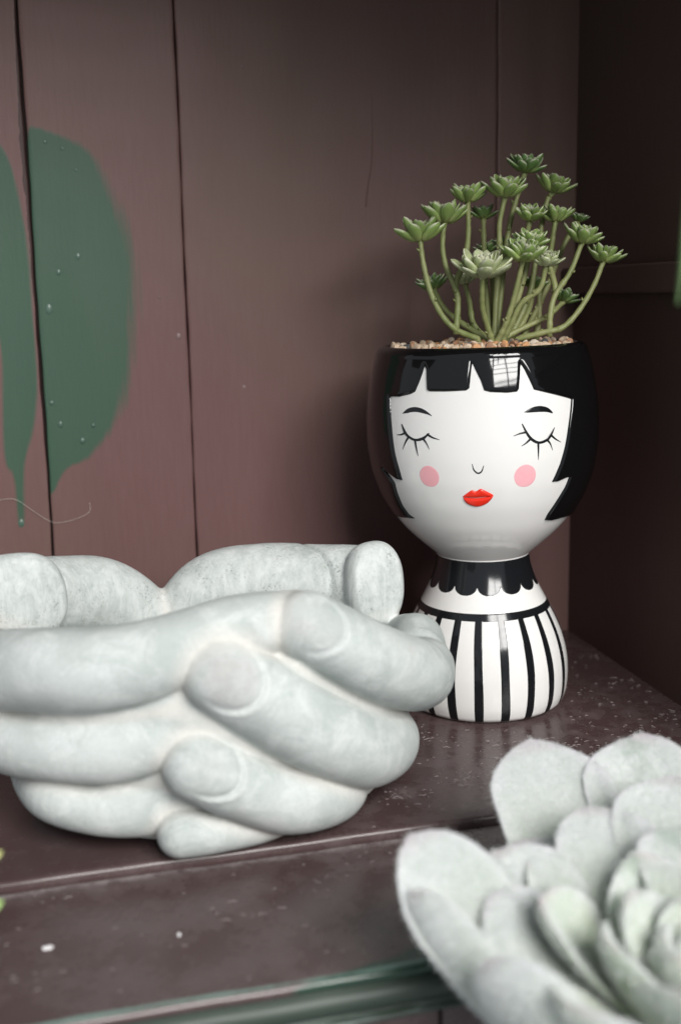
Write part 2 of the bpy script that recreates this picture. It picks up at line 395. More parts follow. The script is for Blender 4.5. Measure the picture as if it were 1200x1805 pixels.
def stroke(name, paths, h, mat, parent=head, step=.13, n=6):
    Ps = []
    for pts, rad in paths:
        t = T(pts); c = catmull([(a, z, r) for (a, z), r in zip(t, rad)], n) if len(t) > 2 else np.array([(a, z, r) for (a, z), r in zip(t, rad)])
        Ps.append([tuple(q) for q in c])
    al = np.array([q for P in Ps for q in P])
    return patch(name, stroke_sd(Ps), (al[:, 0].min()-1.5, al[:, 0].max()+1.5, al[:, 1].min()-1.5, al[:, 1].max()+1.5), step, h, .35, mat, parent)
def polypatch(name, poly, h, bev, mat, parent=head, step=.2, smooth=0):
    P = T(poly)
    if smooth: P = [tuple(q[:2]) for q in catmull([(a, z, 0) for a, z in P+P[:1]], smooth)[:-1]]
    al = np.array(P)
    return patch(name, lambda A, Z: polysd(np.asarray(A, float), np.asarray(Z, float), P), (al[:, 0].min()-1, al[:, 0].max()+1, al[:, 1].min()-1, al[:, 1].max()+1), step, h, bev, mat, parent)
# hair: everything on the head outside the face window and above the bob's lower edge
FACE = [(-52.2, 162.3), (-45.2, 162.6), (-37.8, 164.1), (-35.2, 165.3), (-33.2, 169.8), (-31.8, 173.8), (-31.1, 177.2), (-29.8, 175.3), (-28.6, 166.4), (-27.2, 165.5), (-19.5, 165.5), (-8.8, 165.9), (-7.1, 167.0), (-6.5, 173.1), (-5.9, 178.2), (-4.4, 175.1), (-1.8, 170.2), (-.3, 165.8), (2.5, 165.0), (10.8, 164.4), (15.6, 164.7), (16.6, 166), (17.6, 171.8), (18.4, 177), (19.9, 174.6), (22.2, 169.7), (24.1, 165.2), (30.7, 163.5), (38.2, 161.6), (46.5, 159.4),
        (45.5, 155.7), (42.9, 145.8), (41.1, 137.8), (38.6, 129.8), (36.2, 124.3), (34.9, 121.6), (38.8, 121.4), (43.8, 122.5), (46.6, 122.7), (45.4, 117.9), (41.7, 111.2), (38.9, 105.3), (38.5, 101.9), (44.8, 100.9), (55, 100.9)]
LEFT = [(-52.2, 162.3), (-51, 155.8), (-49.4, 145.6), (-48.2, 136.3), (-46.2, 128), (-45.3, 122.7), (-49.3, 122.8), (-54.7, 124.6), (-60.0, 127), (-55, 123.7), (-52, 120.6), (-52.6, 115.8), (-52.2, 109), (-50.4, 104.7), (-46.3, 102.8), (-52.7, 102.4), (-60.1, 101.6)]
poly = T(FACE)+T([(75, 99.6), (110, 99), (181, 99)])+T([(181, 60), (-189, 60)])+T([(-189, 99), (-110, 99.4), (-75, 100.6)])+T(LEFT[::-1][:-1])
def hair_sd(A, Z): return -polysd(np.asarray(A, float), np.asarray(Z, float), poly)
half = math.pi*55
hair = patch("hair", hair_sd, (-half, half, 96, 179.6), .30, 1.25, 1.9, M_BLACK, pot, sink=.0001, wrap=True)
V, Fc = lathe([(float(pr(.1793))+.0011, .1791)]+[tuple(q) for q in rp[6:]], 200); obj("rim", V, Fc, M_BLACK, pot)
# face
polypatch("eyebrow", [(-42.9, 154.8), (-39.2, 157.4), (-34.5, 158.3), (-29.4, 157.2), (-25.1, 154.3), (-28, 155.1), (-34.3, 156.0), (-39.7, 155.2)], .3, .5, M_BLACKP, step=.16, smooth=4)
polypatch("eyebrow", [(18.2, 155.3), (22.2, 157.2), (26.7, 157.8), (31.4, 156.6), (33.9, 153.9), (30.1, 154.7), (25.5, 155), (21, 155)], .3, .5, M_BLACKP, step=.16, smooth=4)
stroke("eyelid", [([(-42.8, 149.8), (-40.7, 146.3), (-38.5, 144.4), (-34.5, 143.0), (-30.1, 143.9), (-26.9, 146.3)], [0.33, 0.81, 0.65, 0.62, 0.72, 0.33])], .22, M_BLACKP)
stroke("eyelid", [([(17.4, 150), (19.9, 145.3), (22.6, 142.4), (26, 141), (30, 141.9), (32.3, 144.1), (34.4, 147.2)], [0.33, 0.65, 0.72, 0.65, 0.72, 0.72, 0.29])], .22, M_BLACKP)
for l in ([(-40.4, 146.1), (-43, 145.0), (-46, 144.7)], [(-38.6, 144), (-40.7, 141.2), (-42.5, 138)], [(-34.6, 142.9), (-34.0, 139.2), (-33.2, 135.5)], [(-30.2, 144), (-28.3, 141.8), (-26.9, 139)], [(-27.6, 145.8), (-25, 144.5), (-21.6, 143.6)],
          [(19.1, 146.3), (16.2, 145.8), (13.1, 144.8)], [(21.5, 143.2), (19.4, 141.4), (17.0, 140)], [(25.4, 141), (25.6, 137), (25.7, 133)], [(30.1, 142), (31.9, 140.2), (33.5, 136.9)], [(32.2, 144.2), (35, 142.0), (38.4, 140.2)]):
    stroke("eyelash", [(l, [0.62, 0.44, 0.16])], .2, M_BLACKP)
stroke("nose", [([(-6.2, 132.4), (-5.4, 129.6), (-3.6, 128.1), (-1.9, 128.8), (-.8, 131.6)], [0.18, 0.34, 0.44, 0.36, 0.18])], .2, M_BLACKP)
lips = polypatch("lips", [(-11.7, 116.6), (-8.9, 118.6), (-6.6, 119.9), (-4.7, 119.3), (-2.4, 120.5), (.2, 119.4), (4.0, 117.1), (-.5, 116.5), (-4.5, 116.2), (-7.5, 116.2)], .95, 1.5, M_RED, step=.18, smooth=4)
polypatch("lower_lip", [(-11.4, 116.4), (-7.5, 116.0), (-4.5, 115.9), (-.5, 116.3), (3.8, 117.0), (2.5, 114.7), (.3, 112.9), (-3.7, 111.6), (-7.7, 112.3), (-10.4, 114)], .95, 1.6, M_RED, parent=lips, step=.18, smooth=4)
for c, r_ in (((-28, 125.9), 5.3), ((19.4, 125.8), 5.55)):
    polypatch("cheek_spot", [(c[0]+math.degrees(r_*math.cos(t)/55), c[1]+r_*math.sin(t)*(1-.02*math.sin(3*t))) for t in np.linspace(0, 2*math.pi, 40, endpoint=False)], .05, .5, M_PINK, step=.35)
# collar, band and stripes painted on the base
def base_patch(name, sd, box, step=.3, h=.06): return patch(name, sd, box, step, h, .3, M_BLACKP, base, rref=.04, wrap=True, sink=.00002)
h40 = math.pi*40
def collar_sd(A, Z):
    ph = (np.degrees(A/40)+6)/25.714; fr_ = ph-np.floor(ph)
    edge = 67.2-5.0*np.sqrt(np.clip(1-(2*fr_-1)**2, 0, 1))**.85
    return np.minimum((Z-edge)*.75, 81-Z)
base_patch("collar", collar_sd, (-h40, h40, 60, 78.6))
base_patch("band", lambda A, Z: 1.75-np.abs(Z-52.7), (-h40, h40, 49.5, 56))
for k in range(20):
    cth = -3.4+18*k; c = math.radians(cth if cth < 180 else cth-360)*40
    base_patch("stripe", lambda A, Z, c=c, k=k: np.minimum(np.minimum(2.08+.10*np.sin(Z*.17+k)-np.abs(A-c-.22*np.sin(Z*.11+k*2.1)), 52.2-Z), Z-1.3), (c-4, c+4, .9, 52.6), .3)

# ------------------------------------------------------------------ gravel in the pot
gravel = empty("gravel"); gravel.matrix_world = LEAN @ Matrix.Translation((0, 0, .1822)); tag(gravel, "tan and orange gravel filling the top of the head planter", "gravel")
def pebble_mat(name, c1, c2):
    t = NT(name); n = t.noise(220, 4, .6, t.co()); info = t.new("ShaderNodeObjectInfo")
    c = t.mix(t.ramp(n, (.35, 0), (.7, 1)), c1, c2); t.bump(t.noise(600, 3, .6, t.co()), .25, .0004)
    return t.set(Base_Color=c, Roughness=.55)
PM = [pebble_mat("tan_pebble", (.50, .36, .24), (.62, .50, .38)), pebble_mat("orange_pebble", (.50, .22, .08), (.60, .36, .19)), pebble_mat("cream_pebble", (.62, .54, .45), (.52, .42, .32)), pebble_mat("rust_pebble", (.28, .13, .07), (.42, .25, .15)), pebble_mat("slate_pebble", (.05, .05, .055), (.10, .10, .10))]
import bmesh
def pebble_mesh(seed, mat):
    rng = np.random.default_rng(seed); bm = bmesh.new(); bmesh.ops.create_icosphere(bm, subdivisions=2, radius=1)
    pl = [(v/np.linalg.norm(v), rng.uniform(.42, .82)) for v in rng.normal(size=(9, 3))]
    sc = np.array([1, rng.uniform(.7, .95), rng.uniform(.6, .85)])
    for v in bm.verts:
        q = np.array(v.co)
        for n, d in pl:
            e = q@n-d
            if e > 0: q = q-n*e*.9
        v.co = q*sc
    me = bpy.data.meshes.new("pebble"); bm.to_mesh(me); bm.free(); me.materials.append(mat)
    return me
PEB = [pebble_mesh(k, PM[[0, 1, 0, 0, 3, 1, 2, 0, 4, 3, 0, 0][k]]) for k in range(12)]
pts = []
rr_ = 0
for ring in range(11):
    rad = .0428-ring*.0047
    if rad < 0: break
    n = max(int(2*math.pi*rad/.0052), 1)
    for k in range(n):
        a = 2*math.pi*(k+random.uniform(-.25, .25))/n+ring
        pts.append((rad*math.cos(a)+random.uniform(-.0005, .0005), rad*math.sin(a)+random.uniform(-.0005, .0005)))
for (x, y) in pts[:290]:
    o = link("pebble", random.choice(PEB), gravel, (x, y, random.uniform(.0000, .0022)+.0012*(1-math.hypot(x, y)/.045)))
    s = random.choice((random.uniform(.0016, .0026), random.uniform(.0024, .0038))); o.scale = (s, s, s); o.rotation_euler = (random.uniform(0, 6), random.uniform(0, 6), random.uniform(0, 6))
V, Fc = lathe([(.0001, 0), (.02, 0), (.0455, -.0005)], 48); obj("soil", V, Fc, plain("dark_grit", (.10, .07, .05), .9), gravel)

# ------------------------------------------------------------------ leaves
def leaf_geo(L, W, thick, cup, curl, nu=14, nv=14, wide=.6, tip=1.0, mucro=0., fold=0., base=.35):
    """a fleshy leaf from the origin along +Y, upper face +Z; cross-sections are lens shaped"""
    us = np.linspace(0, 1, nu)**.9; V = []; U = []
    ang = 0; y = z = 0; prev = 0
    cs = []
    for u in us:
        du = u-prev; a = curl*(u-.5*du); y += math.cos(a)*du*L; z += math.sin(a)*du*L; prev = u; cs.append((y, z, curl*u))
    def w(u):
        x = u/wide if u < wide else (u-wide)/(1-wide)
        if u < wide: return base+(1-base)*math.sin(x*math.pi/2)**1.1
        return max((1-x**(1.8+.8*tip))**(.62+.15*tip), 0)+mucro*max(0, 1-abs(u-1)/.12)*.0
    for u, (y, z, a) in zip(us, cs):
        ww = W*w(u); tt = thick*(1-.55*u)*min(1, w(u)*1.6+.02)
        for k in range(nv):
            p_ = 2*math.pi*k/nv; cx = math.cos(p_); sz = math.sin(p_)
            lx = ww*cx; lz = tt*(sz*.5 if sz > 0 else sz*1.0)*(1-.3*cx*cx)+cup*ww*cx*cx+fold*ww*abs(cx)
            V.append((lx, y-lz*math.sin(a), z+lz*math.cos(a))); U.append(u)
    n0 = len(V); Fc = [((i+1)*nv+k, (i+1)*nv+(k+1) % nv, i*nv+(k+1) % nv, i*nv+k) for i in range(nu-1) for k in range(nv)]
    Fc.append(tuple(range(nv)))
    E = [abs(math.cos(2*math.pi*k/nv)) for i in range(nu) for k in range(nv)]
    return np.array(V), Fc, np.array(U), np.array(E)
def rosette_mat(name, deep, mid, pale):
    t = NT(name); u = t.attr("along"); e = t.attr("edge")
    c = t.mix(t.ramp(u, (.0, 0), (.45, 1)), pale, mid); n = t.noise(260, 4, .6, t.co())
    c = t.mix(t.ramp(t.math('ADD', u, t.math('MULTIPLY', n, .3)), (.55, 0), (.95, .8)), c, deep)
    rimf = t.math('MULTIPLY', t.ramp(t.math('ADD', t.math('MULTIPLY', e, .5), t.math('MULTIPLY', u, .55)), (.76, 0), (.97, 1)), .8)
    c = t.mix(rimf, c, (.62, .60, .48))
    info = t.new("ShaderNodeObjectInfo"); hv = t.new("ShaderNodeHueSaturation", ins={'Color': c, 'Value': t.math('ADD', .82, t.math('MULTIPLY', info.outputs['Random'], .4))})
    t.bump(n, .2, .0004)
    t.set(Base_Color=hv.outputs[0], Roughness=.45, Subsurface_Weight=.15, Subsurface_Radius=(.002, .003, .001), Subsurface_Scale=.5)
    return t.m
RM = [rosette_mat("green_rosette", (.18, .275, .070), (.30, .40, .125), (.48, .52, .22)),
      rosette_mat("pale_rosette", (.34, .39, .20), (.46, .50, .29), (.55, .57, .35)),
      rosette_mat("dark_rosette", (.085, .165, .045), (.145, .235, .072), (.28, .34, .12))]
def small_leaf(mat, L=1., W=.25):
    V, Fc, U, E_ = leaf_geo(L, W, .15, .30, .60, 10, 8, .58, .9, base=.42)
    return mk_mesh("leaf", V, Fc, mat, True, {"along": U, "edge": E_})
LEAF = [small_leaf(m) for m in RM]
def rosette_core(mat, seed):
    rng = np.random.default_rng(seed); VV, FF, UU, EE = [], [], [], []
    def add(V, Fc, U, E_):
        n = sum(map(len, VV)); VV.append(np.array(V)); FF.extend([tuple(i+n for i in f) for f in Fc]); UU.append(U); EE.append(E_)
    # calyx cup
    pr_ = [(.10, -.12), (.13, -.05), (.20, .03), (.27, .10), (.22, .16), (.02, .2)]
    V, Fc = lathe(pr_, 10); add(V, Fc, np.full(len(V), .05), np.zeros(len(V)))
    for ring, (n, el, L, r0) in enumerate([(8, 36, .80, .10), (7, 54, .66, .09), (6, 66, .58, .07), (5, 76, .50, .04), (3, 85, .42, .02)]):
        for k in range(n):
            a = 2*math.pi*(k+.5*ring+rng.uniform(-.15, .15))/n
            V, Fc, U, E_ = leaf_geo(L*rng.uniform(.82, 1.12), .17-.015*ring, .08, .3, .55-ring*.12, 7, 6, .58, .9)
            m = Matrix.Rotation(a, 3, 'Z') @ Matrix.Rotation(R(el+rng.uniform(-8, 8)), 3, 'X')
            add([tuple(m @ Vector(v)+m @ Vector((0, 0, 0))+Vector((-math.sin(a)*r0, math.cos(a)*r0, .1))) for v in V], Fc, np.clip(U+.04*ring, 0, 1), np.clip(E_+.12*ring, 0, 1))
    return mk_mesh("rosette", np.vstack(VV), FF, mat, True, {"along": np.concatenate(UU), "edge": np.concatenate(EE)})
CORE = [[rosette_core(m, 10*i+j) for j in range(2)] for i, m in enumerate(RM)]

# ------------------------------------------------------------------ succulent in the pot
plant = empty("succulent_plant", (0, 0, .184)); tag(plant, "green stemmed succulent with many small rosettes growing from the head planter", "plant")
def stem_mat():
    t = NT("succulent_stem"); n = t.noise(60, 4, .6, t.co((1, 1, .4))); f = t.noise(500, 3, .6, t.co())
    c = t.mix(t.ramp(n, (.35, 0), (.65, 1)), (.160, .195, .062), (.265, .280, .115))
    c = t.mix(t.ramp(f, (.5, 0), (.8, .35)), c, (.30, .25, .15))
    t.bump(f, .3, .0005)
    return t.set(Base_Color=c, Roughness=.5, Subsurface_Weight=.1, Subsurface_Radius=(.002, .002, .001), Subsurface_Scale=.5)
M_STEM = stem_mat()
STEMS = [[(-33.1, 2.7, 50.6), (-32.7, -.6, 39.7), (-30.2, -4, 25.8), (-24.9, -5.4, 14.8), (-17.8, -6.5, 7.7), (-5.5, -5.4, 2.8)],
[(-19.3, 7.1, 59.1), (-21.5, 3.3, 47.6), (-20.7, .1, 37.6), (-17.8, -3.5, 28.6), (-16.7, -5.1, 21.6), (-18, -6.3, 8.7)],
[(-6.8, 8, 69.1), (-8.3, 3.2, 53.4), (-11.5, -.5, 41.4), (-17.5, -3.4, 29.6)],
[(-20.9, 18.1, 27.3), (-17.4, 11, 17.5), (-10.4, 4.7, 10.3), (0, -2.6, 2.6)],
[(6.2, 20, 61.9), (4.8, 15.6, 47.9), (3.3, 8.7, 27.3), (2.2, -1.2, 1.9)],
[(10.3, 1.9, 71.3), (7.6, 2.2, 58.3), (7.4, 1.6, 44.3), (4.9, -.9, 23.2), (2.9, -3.6, 1.5)],
[(23.9, 9.3, 83.7), (18.9, 9.7, 68.7), (15.4, 9.1, 55.6), (10.6, 4.9, 33.3), (4.7, -1.9, 1.9)],
[(39.1, 9.8, 74), (35.7, 9.6, 68.7), (31, 7.4, 51.4), (23.9, 1.9, 24.9), (11.5, -1.5, 1.7)],
[(21.2, -3.2, 59.4), (19.3, -2.7, 49), (15.7, -4, 27), (8, -4.7, 2.4)],
[(36.7, 1.2, 59.1), (33.7, -2.2, 48.9), (30.5, -6.5, 38.8), (30.9, -13.2, 26.7)],
[(44.2, -13.3, 48.3), (37.8, -14.5, 34.5), (30, -14.6, 23.7), (27.2, -15.6, 14.8), (26.6, -16, 6.6)],
[(54.5, -15.7, 39), (49.2, -17.5, 28.3), (41.1, -18.8, 16.5), (32.7, -18.3, 8.2), (24.1, -15.5, 5.8), (11.3, -9.8, 2.5)],
[(17.2, -13.1, 46.6), (15.9, -10.9, 34.9), (11.8, -9.6, 20), (5.8, -7.3, 2.6)],
[(9.9, -20.9, 40), (9, -18.3, 30.9), (7.3, -14.9, 19.2), (4.9, -12, 9.2), (2, -8.7, 1.2)],
[(21.4, -22.3, 37.3), (19.5, -19.7, 26.8), (12.2, -14.9, 20), (8.3, -11.7, 10.1), (5.4, -8.3, 2.1)],
[(-8.9, -17.5, 33.1), (-8.1, -15, 25.3), (-6.4, -11.7, 17.4), (-2.7, -9.2, 8.4), (.4, -7.2, 1.2)],
[(-7, 10.8, 29.6), (-5.9, 7.8, 21.4), (-5.4, 3.4, 10.2), (.3, -1.8, 2)],
[(40.5, -1.2, 20), (30.9, -5.2, 13.5), (19.3, -6.4, 8.8), (9.3, -6.7, 4.5), (4.6, -6.1, 1.5)],
[(28.9, 9.5, 26.9), (25.1, 4.4, 17.7), (17.7, .1, 7.6), (9.1, -2.1, 1.3)],
[(55.7, 15.4, 59.9), (46.8, 13.1, 47.5), (35.5, 7.7, 26.8), (18.3, -1.2, 1.5)],
[(7.9, 20.5, 45), (8.5, 13.5, 31.4), (4.9, 1.2, 1.8)], [(17, 20.8, 48), (11.3, 11.9, 27.2), (4.4, 1.3, 1.8)],
[(31, 6.6, 25.8), (29.3, 2.3, 12.5), (26.4, -.7, 3.8)]]
for k, s in enumerate(STEMS):
    c = catmull(s[::-1], 9)/1000; c[0, 2] -= .003
    n = len(c); rad = np.linspace(.00158, .00118, n)*(1+.06*np.sin(np.arange(n)*1.3+k))
    for j in random.sample(range(3, n-3), 2): rad[j] *= 1.16
    rad[-3:] *= np.array([1.05, 1.15, 1.3])
    V, Fc = tube(c, rad, 9); obj("stem", V, Fc, M_STEM, plant)
    for j in random.sample(range(5, n-4), 2):
        t = c[j+1]-c[j]; t /= np.linalg.norm(t); sd_ = np.cross(t, RNG.normal(size=3)); sd_ /= np.linalg.norm(sd_)
        V, Fc = tube([c[j]+sd_*.0010, c[j]+sd_*.0019+t*.0005, c[j]+sd_*.0024+t*.0012], [.0007, .0005, .0002], 6); obj("leaf_scar", V, Fc, M_STEM, plant)
ROS = [(20.5, 0, 0), (20.5, 0, 0), (16.9, 0, 1), (12.8, 2, 0), (19.5, 0, 0), (17.5, 2, 1), (17.5, 0, 1), (15.4, 0, 0), (15.4, 0, 1), (17.5, 0, 0), (16.4, 0, 1), (15.4, 0, 1), (20, 0, 0), (14.4, 1, 1), (23.6, 1, 0), (14.4, 2, 0), (12.3, 1, 1), (12.3, 2, 1), (12.3, 2, 0), (9.2, 2, 1), (11.3, 2, 0), (10.3, 2, 1)]
ORDER = [0, 1, 2, 4, 5, 6, 7, 8, 9, 10, 11, 12, 13, 14, 3, 15, 16, 17, 18, 19, 20, 21]
SRC = [0, 1, 2, 4, 5, 6, 7, 8, 9, 10, 11, 12, 13, 14, 15, 3, 16, 17, 18, 19, 20, 21]
STEM_OF = {0: 0, 1: 1, 2: 2, 3: 4, 4: 5, 5: 6, 6: 7, 7: 8, 8: 9, 9: 10, 10: 11, 11: 12, 12: 13, 13: 14, 14: 15, 15: 3, 16: 16, 17: 17, 18: 18, 19: 19, 20: 20, 21: 21}
nleaf = 0
for i, (wd, kind, var) in enumerate(ROS):
    s = STEMS[STEM_OF[i]]; top = Vector(s[0])/1000; d = (Vector(s[0])-Vector(s[1])).normalized()
    axis = (d*.75+Vector((-.10, -.24, .75))).normalized()
    ro = link("rosette", CORE[kind][var], plant, top+axis*.0006)
    ro.rotation_mode = 'QUATERNION'
    q = axis.to_track_quat('Z', 'Y') @ Matrix.Rotation(random.uniform(0, 6.28), 3, 'Z').to_quaternion(); ro.rotation_quaternion = q
    sc = wd/1000*.63; ro.scale = (sc, sc, sc)
    rows = [(7, 27, 1.0, 0), (6, 43, .92, .5)] if wd > 11.5 else [(7, 26, .95, 0)]
    for (n, el, L, off) in rows:
        for k in range(n):
            a = 2*math.pi*(k+off+random.uniform(-.14, .14))/n
            lf = link("leaf", LEAF[kind], ro); lf.location = (-math.sin(a)*.13, math.cos(a)*.13, .03+off*.1)
            lf.rotation_euler = (Matrix.Rotation(a, 3, 'Z') @ Matrix.Rotation(R(el-12+random.uniform(-9, 9)), 3, 'X')).to_euler()
            l_ = L*random.uniform(.86, 1.08); lf.scale = (l_*random.uniform(.9, 1.1), l_, l_); nleaf += 1
# loose dry threads caught among the stems
M_FIB = plain("pale_fibre", (.62, .58, .52), .6)

# ------------------------------------------------------------------ cupped hands bowl
def hands():
    H = .00085
    # chains: x, y, z, radius in mm; hand 0 comes from the right, hand 1 from the left
    ch = [
     (0, 'index', [(-123.7, -131, 87.5, 12.8), (-109, -129, 77.5, 14.3), (-90.6, -120, 65, 15.4), (-72, -103, 53.3, 15.0), (-61.5, -82, 47.5, 14.5), (-59, -55, 43, 14.5), (-68, -28, 36, 15)]),
     (0, 'middle', [(-157.6, -135, 73.8, 15.0), (-140.4, -134, 59.8, 15.8), (-119.6, -129, 44.4, 16.4), (-97.6, -116, 30, 16.2), (-84, -96, 23, 15.3), (-78, -65, 19, 14), (-84, -38, 22, 14)]),
     (0, 'ring', [(-167.4, -134.5, 38.6, 13.3), (-152, -134, 28.0, 13.3), (-133.6, -130, 18.4, 13.3), (-115.2, -121, 13.0, 11.9), (-104, -104, 12, 11.2), (-100, -75, 12, 11)]),
     (0, 'pinky', [(-174.3, -131, 10.8, 9.0), (-159, -131, 9.6, 8.5), (-146, -128.5, 8.4, 7.6), (-130, -118, 8, 7.5)]),
     (0, 'thumb', [(-69, -22, 74, 16.5), (-80, -15, 74, 16.8), (-96, -8, 73.4, 17.2), (-118, -3, 74, 17.6), (-138, -1, 72.5, 17.0), (-153, -1, 63, 14.5), (-160, -1, 50, 13)]),
     (0, 'heel', [(-70, -38, 37, 15), (-88, -14, 43, 18), (-115, -4, 46, 18), (-145, -1, 44, 17)]),
     (0, 'knuckle', [(-61, -74, 52, 13), (-56.5, -60, 53.5, 12.5), (-56, -46, 51, 12)]),
     (0, 'web', [(-136, -122, 76, 9.5), (-118, -121, 64, 9.5), (-100, -112, 48, 9)]), (0, 'web', [(-168, -123, 56, 9), (-148, -122, 42, 9), (-125, -117, 26, 9)]),
     (1, 'index', [(-245, -60, 64, 15), (-243, -85, 67.7, 15.6), (-224.2, -107, 72.7, 16.1), (-203.7, -121, 75.1, 16.0), (-185.3, -126, 77.4, 15.3), (-166.4, -127, 82.3, 14.3), (-147, -126, 87.1, 13.2), (-127, -123, 88.7, 10.8)]),
     (1, 'middle', [(-246, -62, 40, 12.3), (-239.3, -92, 41.5, 12.6), (-222, -109, 42.4, 13.0), (-201.2, -119, 42.9, 13.3), (-182.3, -123.5, 46.6, 12.9), (-165, -124, 50.6, 11.8)]),
     (1, 'ring', [(-228, -75, 20, 10), (-222.3, -104, 21.0, 9.8), (-206.5, -114, 18.8, 10.8), (-189.7, -119, 17.6, 11.4), (-170, -120, 18.6, 11)]),
     (1, 'thumb', [(-236, -29, 82.5, 16.5), (-226, -24, 81, 16.8), (-211.5, -13, 78, 17.4), (-196, -6, 74.5, 17.4), (-181, -2, 66, 15), (-170, -1, 55, 13.5), (-164, -1, 44, 13)]),
     (1, 'heel', [(-246, -40, 46, 16), (-228, -14, 46, 18), (-198, -4, 46, 18), (-170, -1, 44, 17)]),
    ]
    segs = []
    for hid, nm, pts in ch:
        c = catmull(pts, 7)/1000; segs.append((hid, nm, c))
    lo = np.array([-.268, -.156, -.004]); hi = np.array([-.036, .026, .106])
    n = np.ceil((hi-lo)/H).astype(int); ax = [lo[i]+H*np.arange(n[i]) for i in range(3)]
    BIG = .03
    def cdist(P, c):
        d = np.full(P[0].shape, BIG, np.float32)
        for a, b in zip(c[:-1], c[1:]):
            e = b[:3]-a[:3]; L = e@e+1e-12
            t = np.clip(((P[0]-a[0])*e[0]+(P[1]-a[1])*e[1]+(P[2]-a[2])*e[2])/L, 0, 1)
            dd = np.sqrt((P[0]-a[0]-t*e[0])**2+(P[1]-a[1]-t*e[1])**2+(P[2]-a[2]-t*e[2])**2)-(a[3]+(b[3]-a[3])*t)
            d = np.minimum(d, dd)
        return d
    def smin(a, b, k):
        h = np.maximum(k-np.abs(a-b), 0)/k
        return np.minimum(a, b)-h*h*k*.25
    C0 = np.array([-.152, -.064])
    def body(P):      # solid filling under the fingers
        rz = np.interp(P[2], [0, .02, .05, .08, .11], [.84, .94, 1.05, 1.05, 1.0])
        q = np.sqrt(((P[0]-C0[0])/.089)**2+((P[1]-C0[1])/.0700)**2)
        d = (q-rz)*.060
        return np.maximum(np.maximum(d, P[2]-np.interp(P[1], [-.118, -.095], [.074, .048])), .003-P[2])
    def cavity(P):
        q = np.sqrt(((P[0]-C0[0])/.083)**2+((P[1]-C0[1]-.002)/.0535)**2+((P[2]-.105)/.082)**2)
        return (q-1)*.05
    # nails: centre, outward normal, long axis, half sizes (mm)
    nails = [(0, (-156.0, -149.5, 76.0), (-.05, -.93, .25), (-.70, .05, .62), 13.0, 11.3), (0, (-163.5, -147, 40.5), (-.05, -.96, .15), (-.82, 0, .5), 11.5, 9.8), (0, (-122.0, -142.5, 91.0), (.02, -.86, .42), (-.85, .1, .5), 11.0, 9.8)]
    nl = []
    for hid, c, nn, lg, a, b in nails:
        nn = np.array(nn); nn /= np.linalg.norm(nn); lg = np.array(lg); lg -= nn*(lg@nn); lg /= np.linalg.norm(lg)
        nl.append((hid, np.array(c)/1000, nn, lg, np.cross(nn, lg), a/1000, b/1000))
    tn = [(0, np.array([-.0695, -.0335, .0755]), np.array([.14, -.97, .16]), .0148, .0205, .0110), (1, np.array([-.2315, -.0395, .0835]), np.array([.10, -.98, .14]), .0215, .0195, .0100)]
    def naild(P, k):
        hid, c, nn, lg, sd_, a, b = nl[k]
        q = [P[i]-c[i] for i in range(3)]
        u = (q[0]*lg[0]+q[1]*lg[1]+q[2]*lg[2])/a; v = (q[0]*sd_[0]+q[1]*sd_[1]+q[2]*sd_[2])/b
        w = q[0]*nn[0]+q[1]*nn[1]+q[2]*nn[2]
        return np.sqrt(u*u+v*v), w
    def naild_u(P, k):
        hid, c, nn, lg, sd_, a, b = nl[k]
        return ((P[0]-c[0])*lg[0]+(P[1]-c[1])*lg[1]+(P[2]-c[2])*lg[2])/a
    def thumbnail(P, k):   # the blunt nail end of a thumb: a flattened ellipsoid
        hid, c, nn, a, b, t_ = tn[k]
        nn = nn/np.linalg.norm(nn); up = np.array([0, 0, 1.]); up -= nn*(up@nn); up /= np.linalg.norm(up); sd_ = np.cross(up, nn)
        q = [P[i]-c[i] for i in range(3)]
        u = q[0]*sd_[0]+q[1]*sd_[1]+q[2]*sd_[2]; v = q[0]*up[0]+q[1]*up[1]+q[2]*up[2]; w = q[0]*nn[0]+q[1]*nn[1]+q[2]*nn[2]
        s_ = (np.abs(u/a)**2.4+np.abs(v/b)**2.4+np.abs(w/t_)**2.2)**(1/2.4)
        d = (s_-1)*min(a, b, t_)*1.1
        return np.maximum(d, w-t_*.80+8*(u*u+v*v))
    def field(P, full=False):
        ds = []
        for hid, nm, c in segs: ds.append(cdist(P, c))
        return ds
    # evaluate on the grid, chain by chain, in local blocks
    D = np.full(tuple(n), BIG, np.float32)
    G = np.meshgrid(*ax, indexing='ij'); G = [g.astype(np.float32) for g in G]
    D = body(G).astype(np.float32)
    def apply(fn, c_lo, c_hi, k):
        s0 = np.maximum(((c_lo-lo)/H).astype(int)-2, 0); s1 = np.minimum(((c_hi-lo)/H).astype(int)+3, n)
        sl = tuple(slice(a, b) for a, b in zip(s0, s1)); P = [g[sl] for g in G]
        D[sl] = smin(D[sl], fn(P).astype(np.float32), k)
    def chains(names, k):
        for hid, nm, c in segs:
            if nm not in names: continue
            m = c[:, 3].max()+.008
            apply(lambda P, c=c: cdist(P, c), c[:, :3].min(0)-m, c[:, :3].max(0)+m, k)
    chains(('heel',), .010); chains(('knuckle', 'web'), .008); chains(('index', 'middle', 'ring', 'pinky'), .0013)
    cav = cavity(G); h = np.maximum(.006-np.abs(D+cav), 0)/.006
    D = np.maximum(D, -cav)+h*h*.006*.25
    chains(('thumb',), .003)
    for k in range(2):
        c = tn[k][1]; apply(lambda P, k=k: thumbnail(P, k), c-.026, c+.026, .0007)
